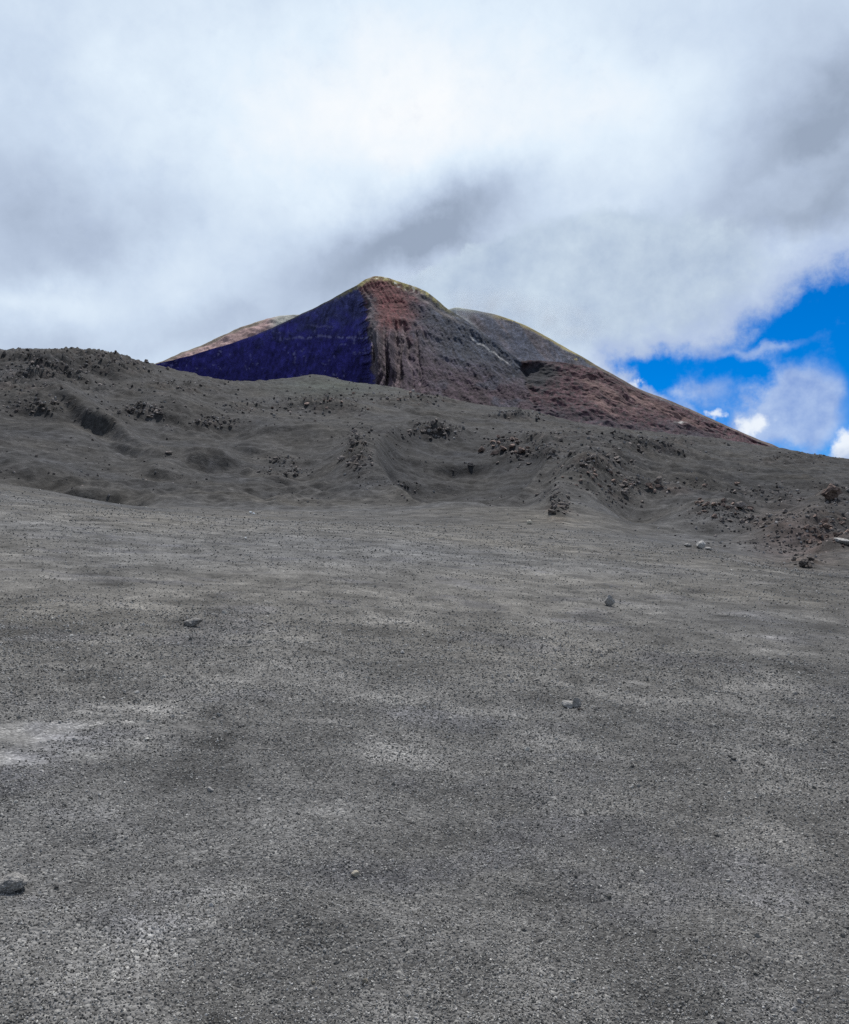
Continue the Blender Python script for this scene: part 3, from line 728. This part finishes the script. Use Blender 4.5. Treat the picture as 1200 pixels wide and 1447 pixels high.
lone('boulder', 76, 571, 9, 'single black rock above the shadowed hollow on the left hillside', 'rock', M_lava, 40, (1, .7, .6), 1, .3, .15)
lone('boulder', 390, 653, 11, 'black rock alone on the smooth slope left of the central bowl', 'rock', M_lava, 41, (1, .7, .6), 1, .3, .15)
lone('boulder', 239, 642, 10, 'low black rock beside the second shadowed hollow on the left', 'rock', M_lava, 42, (1, .7, .5), 1, .3, .15)

# ------------------------------------------------------------------ gravel and rubble (nobody could count them)
def scatter(name, pts, sizes, variants, tintf, mat, seed):
    r = np.random.default_rng(seed)
    n = len(pts)
    V0 = [v for v, f in variants]; Fc0 = variants[0][1]
    nv = len(V0[0])
    which = r.integers(0, len(variants), n)
    base = np.array(V0)[which]                                   # n x nv x 3
    q = r.normal(size=(n, 4)); q /= np.linalg.norm(q, axis=1)[:, None]
    w, x, y, z = q.T
    Rm = np.stack([1-2*(y*y+z*z), 2*(x*y-z*w), 2*(x*z+y*w), 2*(x*y+z*w), 1-2*(x*x+z*z), 2*(y*z-x*w), 2*(x*z-y*w), 2*(y*z+x*w), 1-2*(x*x+y*y)], 1).reshape(n, 3, 3)
    P = np.einsum('nij,nvj->nvi', Rm, base) * sizes[:, None, None] + pts[:, None, :]
    Fc = (Fc0[None] + (np.arange(n) * nv)[:, None, None]).reshape(-1, 3)
    me = mesh_from(name, P.reshape(-1, 3), Fc, smooth=False)
    colours(me, np.repeat(tintf(pts, r), nv, 0))
    return put(name, me, mat, kind='stuff')

def pebble_material():
    m, nt, b = material('pebble')
    tint = nt.new('ShaderNodeVertexColor', layer_name='tint').outputs[0]
    nt.link(tint, b.inputs['Base Color'])
    return m
M_peb = pebble_material()

def chips(sub, count, seed, rough=.35):
    out = []
    r = np.random.default_rng(seed)
    for _ in range(count):
        V, Fc = ico(sub)
        V = V * (1 + r.uniform(-rough, rough, (len(V), 1))) * np.array([1, r.uniform(.55, .95), r.uniform(.45, .8)])
        out.append((V, Fc))
    return out

def build_gravel():
    n = 520000
    u = rng.random(n)
    # denser near the camera: even spread in log distance, thinned by area
    r = 2.2 * (15 / 2.2) ** (u ** 1.1)
    th = rng.uniform(-.56, .56, n); side = rng.random(n) < .22
    th = np.where(side, np.sign(th) * rng.uniform(.56, 1.0, n), th)
    X = r * np.sin(th); Y = r * np.cos(th)
    s = .0026 + .0042 * rng.random(n) ** 3.0 + .012 * (rng.random(n) > .998) * rng.random(n)
    s = s * np.clip(r / 4.5, .85, 2.4)
    keep = (.28 * fbm2(X, Y * 1.4, 1.6, 4, .6, 141) + .9 * rng.random(n) > .16) & (rng.random(n) > sstep(5, 14.5, r))
    X, Y, s = X[keep], Y[keep], s[keep]
    Z = ground(X, Y)
    keep = rng.random(len(X)) > scuffs(X, Y, *project(X, Y, Z)) * 1.1
    X, Y, Z, s = X[keep], Y[keep], Z[keep], s[keep]
    Z = Z + s * .25
    def tint(p, r):
        k = r.random(len(p))
        g = .08 + .34 * k ** 1.7 + .25 * (r.random(len(p)) > .985) * r.random(len(p))
        return np.stack([g * 1.0, g * .975, g * (.89 + .05 * r.random(len(p)))], 1)
    # larger clasts, thinner, out over the plain
    r2 = 8 * (80 / 8) ** (rng.random(60000) ** .8); th2 = rng.uniform(-.56, .56, len(r2))
    X2 = r2 * np.sin(th2); Y2 = r2 * np.cos(th2)
    k2 = (fbm2(X2, Y2 * 1.4, 2.6, 4, .6, 143) + .9 * rng.random(len(r2)) > .1) & (Y2 < np.where(X2 > .15 * Y2, 66 - (X2 / Y2 - .15) * 75, 82)) & (rng.random(len(r2)) > sstep(14, 60, r2) * .9)
    X2, Y2, r2 = X2[k2], Y2[k2], r2[k2]
    s2 = r2 * (.0004 + .0008 * rng.random(len(r2)) ** 2)
    X = np.concatenate([X, X2]); Y = np.concatenate([Y, Y2]); s = np.concatenate([s, s2]); Z = np.concatenate([Z, ground(X2, Y2) + s2 * .3])
    return scatter('gravel', np.stack([X, Y, Z], 1), s, chips(1, 8, 5), tint, M_peb, 3)
build_gravel()

_dn = fbm2(np.arange(1400)[None, :] - 100, (np.arange(320)[:, None] + 490) * 2.2, 90, 4, .6, 171)
def _drift(px, py): return float(_dn[int(py) - 490, int(px) + 100])
def build_rubble():
    P = []; S = []
    for c, q, wc, wq, st in CRAGS:
        n = int(320 * st * (wc * wq / 500) ** .5)
        for _ in range(n):
            px = c + wc * random.gauss(0, .75); py = q + wq * random.gauss(0, .75)
            P.append((px, py)); 
    for _ in range(8500):                       # strays all over the hill, in drifts
        q = (random.uniform(-60, 1260), random.uniform(500, 790))
        if random.random() < .08 + .9 * max(0, _drift(*q)): P.append(q)
    pts = []; sz = []
    P = np.array(P)
    order = np.argsort(P[:, 0])
    for px, py in P[order]:
        a = float(side_of(px, py))
        ys = _YS[500::2]
        zs = ground(ys * a, ys, False)
        hit = np.nonzero((zs - EYE) / ys >= float(slope_of(py)))[0]
        if not len(hit) or ys[hit[0]] < 38: continue
        i = hit[0]
        pts.append((ys[i] * a, ys[i])); sz.append((.8 + 2.2 * random.random() ** 3) * ys[i] / F)
    pts = np.array(pts); sz = np.array(sz)
    # strays only where the hillside has begun
    px = 600 + F * pts[:, 0] / pts[:, 1]
    ok = pts[:, 1] > np.where(px > 780, 75 - (px - 780) * .075, 92)
    pts, sz = pts[ok], sz[ok]
    z = ground(pts[:, 0], pts[:, 1])
    def tint(p, r):
        g = .045 + .2 * r.random(len(p)) ** 1.6
        w = r.random(len(p))
        return np.stack([g * (1 + .25 * w), g * (1 + .05 * w), g * (1 - .05 * w)], 1)
    return scatter('rubble', np.column_stack([pts, z + sz * .2]), sz, chips(1, 8, 9, .4), tint, M_peb, 4)
build_rubble()

# ------------------------------------------------------------------ steam drifting off the rim
def build_steam():
    V, Fc = ico(4)
    m = bpy.data.materials.new('steam'); m.use_nodes = True
    nt = NT(m.node_tree); m.node_tree.nodes.remove(m.node_tree.nodes['Principled BSDF'])
    v = nt.new('ShaderNodeVolumePrincipled'); v.inputs['Color'].default_value = (.9, .94, 1, 1)
    tc = nt.new('ShaderNodeTexCoord').outputs['Object']
    ln = nt.new('ShaderNodeVectorMath', operation='LENGTH'); nt.link(tc, ln.inputs[0])
    pos = nt.new('ShaderNodeNewGeometry').outputs['Position']
    n = nt.noise(pos, .035, 4, .55)
    d = nt.math('MULTIPLY', nt.smooth(n.outputs[0], .35, .75), nt.smooth(ln.outputs['Value'], 1.0, .1))
    nt.link(nt.math('MULTIPLY', d, .016), v.inputs['Density'])
    nt.link(v.outputs[0], m.node_tree.nodes['Material Output'].inputs['Volume'])
    me = mesh_from('steam', V * 1.02, Fc); me.materials.append(m)
    for (px, py, D, wx, wy, wd, tilt) in [(580, 394, 1160, 60, 14, 50, .25), (652, 430, 1220, 36, 24, 60, -.3), (705, 428, 1260, 80, 26, 70, -.1), (790, 452, 1290, 90, 30, 70, -.25)]:
        o = put('steam', me, None, kind='stuff')
        o.location = (float(side_of(px, py)) * D, D, EYE + float(slope_of(py)) * D)
        o.scale = (wx * D / F, wd, wy * D / F); o.rotation_euler = (0, -tilt, 0)
build_steam()

# ------------------------------------------------------------------ light
SUN_AZ, SUN_EL = math.radians(5), math.radians(60)     # ahead of the viewer and high
sd = Vector((math.sin(SUN_AZ) * math.cos(SUN_EL), math.cos(SUN_AZ) * math.cos(SUN_EL), math.sin(SUN_EL)))
sun = bpy.data.lights.new('sun', 'SUN'); sun.energy = 4.8; sun.angle = math.radians(.6); sun.color = (1, .965, .93)
so = bpy.data.objects.new('sun', sun); COL.objects.link(so); so.rotation_euler = sd.to_track_quat('Z', 'Y').to_euler(); so.location = (0, 0, 50)

# ------------------------------------------------------------------ sky: clear-sky texture behind layers of cloud
world = bpy.data.worlds.new('World'); scene.world = world; world.use_nodes = True
wt = NT(world.node_tree)
for n in list(wt.n): wt.n.remove(n)
out = wt.new('ShaderNodeOutputWorld'); bg = wt.new('ShaderNodeBackground'); wt.link(bg.outputs[0], out.inputs[0])
bg.inputs['Strength'].default_value = .1
sky = wt.new('ShaderNodeTexSky', sky_type='NISHITA'); sky.sun_disc = False
sky.sun_elevation = SUN_EL; sky.sun_rotation = SUN_AZ; sky.altitude = 2700; sky.dust_density = .2; sky.ozone_density = 3
hs = wt.new('ShaderNodeHueSaturation'); wt.link(sky.outputs[0], hs.inputs['Color']); hs.inputs['Saturation'].default_value = 1.6; hs.inputs['Value'].default_value = 1.0
D = wt.new('ShaderNodeTexCoord').outputs['Generated']
sx = wt.new('ShaderNodeSeparateXYZ'); wt.link(D, sx.inputs[0]); dx, dy, dz = sx.outputs
az = wt.math('ARCTAN2', dx, dy); el = wt.math('ARCSINE', dz)
# drifting of the cloud shapes
wn = wt.noise(D, 4.5, 7, .55); w2 = wt.noise(D, 17, 6, .6)
sw = wt.new('ShaderNodeSeparateColor'); wt.link(wn.outputs['Color'], sw.inputs[0])
sw2 = wt.new('ShaderNodeSeparateColor'); wt.link(w2.outputs['Color'], sw2.inputs[0])
def add(a, b): return wt.math('ADD', a, b)
azw = add(az, add(wt.math('MULTIPLY_ADD', sw.outputs[0], .16, -.08), wt.math('MULTIPLY_ADD', sw2.outputs[0], .05, -.025)))
elw = add(el, add(wt.math('MULTIPLY_ADD', sw.outputs[1], .12, -.06), wt.math('MULTIPLY_ADD', sw2.outputs[1], .05, -.025)))
azs = add(az, wt.math('MULTIPLY_ADD', sw2.outputs[0], .07, -.035)); els = add(el, wt.math('MULTIPLY_ADD', sw2.outputs[1], .05, -.025))
def ae(px, py):
    b = (723.5 - py) / F; a = (px - 600) / F
    y = CP - b * SP; z = SP + b * CP
    return math.atan2(a, y), math.atan2(z, math.hypot(a, y))
def blob(px, py, rx, ry, rot=0., A=None, E=None):
    A = A or azw; E = E or elw
    a0, e0 = ae(px, py); c, s = math.cos(rot), math.sin(rot)
    da = wt.math('SUBTRACT', A, a0); de = wt.math('SUBTRACT', E, e0)
    rx /= F; ry /= F
    p = wt.math('MULTIPLY_ADD', da, c / rx, wt.math('MULTIPLY', de, s / rx))
    q = wt.math('MULTIPLY_ADD', da, -s / ry, wt.math('MULTIPLY', de, c / ry))
    d = wt.math('MULTIPLY_ADD', p, p, wt.math('MULTIPLY', q, q))
    return wt.math('POWER', math.e, wt.math('MULTIPLY', d, -1.0))
def total(items, A=None, E=None, start=0.0):
    acc = start
    for (w, *b) in items:
        acc = wt.math('MULTIPLY_ADD', blob(*b, A=A, E=E), w, acc)
    return acc
# (weight, column, row, half-width, half-height, tilt)
bright = total([
 (.34, 600, 190, 330, 110, .1), (.16, 400, 90, 300, 110), (.12, 850, 130, 220, 80, .2), (.10, 640, 20, 300, 60),
 (-.34, 60, 300, 190, 80, -.1), (.22, 230, 372, 90, 40, .2), (.24, 60, 405, 90, 28), (-.22, 60, 480, 160, 26), (.12, 210, 500, 80, 20, .4), (-.20, 330, 440, 130, 26, .1),
 (-.32, 470, 375, 110, 40, .15), (-.42, 695, 290, 110, 50, .45), (-.34, 590, 342, 100, 30, .25), (-.20, 560, 320, 120, 40, .2), (-.10, 800, 400, 180, 70, .2),
 (-.46, 1175, 170, 90, 100, .5), (-.25, 1060, 230, 120, 60, .5), (.20, 1130, 245, 90, 18, .35), (-.28, 1090, 300, 110, 45, .25), (.16, 1110, 360, 90, 26, .35),
 (.12, 960, 400, 110, 26, .15), (-.10, 900, 330, 120, 30, .3), (-.16, 1010, 20, 180, 50), (-.10, 20, 60, 90, 120), (.10, 850, 480, 80, 30, .2),
], start=.53)
tex = wt.noise(D, 9, 9, .6)
bright = add(bright, add(wt.math('MULTIPLY_ADD', tex.outputs[0], .42, -.21), wt.math('MULTIPLY_ADD', wt.noise(D, 30, 6, .6, dist=.6).outputs[0], .16, -.08)))
# elsewhere in the sky the deck of cloud simply goes on
cloudcol = wt.ramp(bright, [(0.0, (.32, .39, .51)), (.25, (.46, .55, .70)), (.5, (.60, .71, .86)), (.75, (.76, .87, .98)), (1.0, (.94, .97, 1.0))])
plume = total([(1.0, 620, 400, 80, 20, .38), (1.0, 720, 395, 100, 46, .35), (1.0, 830, 400, 130, 80, .25), (.8, 960, 410, 150, 80, .1)], A=azs, E=els)
plume = wt.math('MULTIPLY_ADD', wt.noise(D, 40, 8, .62).outputs[0], .5, wt.math('SUBTRACT', plume, .25))
plume = wt.smooth(plume, .30, .62)
pcol = wt.ramp(wt.noise(D, 20, 8, .62).outputs[0], [(.30, (.41, .51, .66)), (.70, (.60, .71, .82))])
cloudcol = wt.mix(wt.math('MULTIPLY', plume, .85), cloudcol, pcol)
# the blue opening low on the right
opening = total([(1.0, 1190, 520, 170, 105, .35), (.75, 1010, 545, 120, 40, -.35), (.8, 1320, 490, 170, 105), (.35, 905, 525, 60, 22, -.5)], A=azs, E=els)
opening = wt.math('MULTIPLY_ADD', wt.noise(D, 26, 8, .65).outputs[0], .5, wt.math('SUBTRACT', opening, .25))
clear = wt.smooth(opening, .34, .68)
fringe = wt.smooth(opening, .0, .45)
cloudcol = wt.mix(wt.math('MULTIPLY', fringe, .85), cloudcol, (.40, .50, .73, 1))
# the deck of cloud ends overhead: behind the viewer the sky is mostly clear
behind = wt.math('MULTIPLY_ADD', wn.outputs[0], -.5, wt.math('MULTIPLY_ADD', dy, -1.0, .25))
behind = wt.smooth(behind, -.55, .0)
clear = wt.math('MAXIMUM', clear, behind)
# clouds floating inside it
puff = total([(.9, 1118, 562, 46, 42, .5), (.8, 1100, 600, 70, 34), (.55, 985, 560, 44, 26), (.5, 1080, 486, 60, 9, .05), (.4, 1000, 500, 60, 10), (.5, 1160, 580, 22, 40)], A=azs, E=els)
puff = wt.math('MULTIPLY_ADD', wt.noise(D, 34, 8, .62).outputs[0], .9, wt.math('SUBTRACT', puff, .45))
puffa = wt.math('MULTIPLY', wt.smooth(puff, .12, .85), .9)
cum = total([(1.0, 1203, 632, 26, 24), (.62, 1060, 594, 18, 13), (.5, 1068, 606, 26, 9), (.9, 893, 546, 14, 8), (.7, 1008, 587, 16, 8)], A=azs, E=els)
cum = wt.math('MULTIPLY_ADD', wt.noise(D, 55, 7, .6).outputs[0], .9, wt.math('SUBTRACT', cum, .45))
cuma = wt.smooth(cum, .28, .8)
blue = wt.mix(1.0, hs.outputs[0], (.35, .92, 1.12, 1), 'MULTIPLY')
ten = lambda c: wt.mix(1.0, c, (10, 10, 10, 1), 'MULTIPLY')
pc = wt.ramp(wt.noise(D, 22, 7, .6).outputs[0], [(.35, (2.7, 3.9, 7.0)), (.65, (5.2, 6.4, 8.6))])
inner = wt.mix(puffa, blue, pc)
inner = wt.mix(cuma, inner, (8.4, 9.0, 9.8, 1))
inner = wt.mix(behind, inner, wt.mix(.5, sky.outputs[0], (5.6, 6.2, 7.2, 1)))
wt.link(wt.mix(clear, ten(cloudcol), inner), bg.inputs['Color'])
world.cycles.sampling_method = 'MANUAL'; world.cycles.sample_map_resolution = 512

# ------------------------------------------------------------------ camera
cam = bpy.data.cameras.new('camera'); co = bpy.data.objects.new('camera', cam); COL.objects.link(co)
cam.sensor_fit = 'HORIZONTAL'; cam.sensor_width = 36; cam.lens = 36.0
cam.clip_start = .05; cam.clip_end = 40000
co.location = (0, 0, EYE); co.rotation_euler = (math.pi / 2 + PITCH, 0, 0)
scene.camera = co

scene.view_settings.view_transform = 'Standard'; scene.view_settings.look = 'None'
scene.view_settings.exposure = 0; scene.view_settings.gamma = 1
scene.cycles.max_bounces = 4; scene.cycles.diffuse_bounces = 2; scene.cycles.use_denoising = False
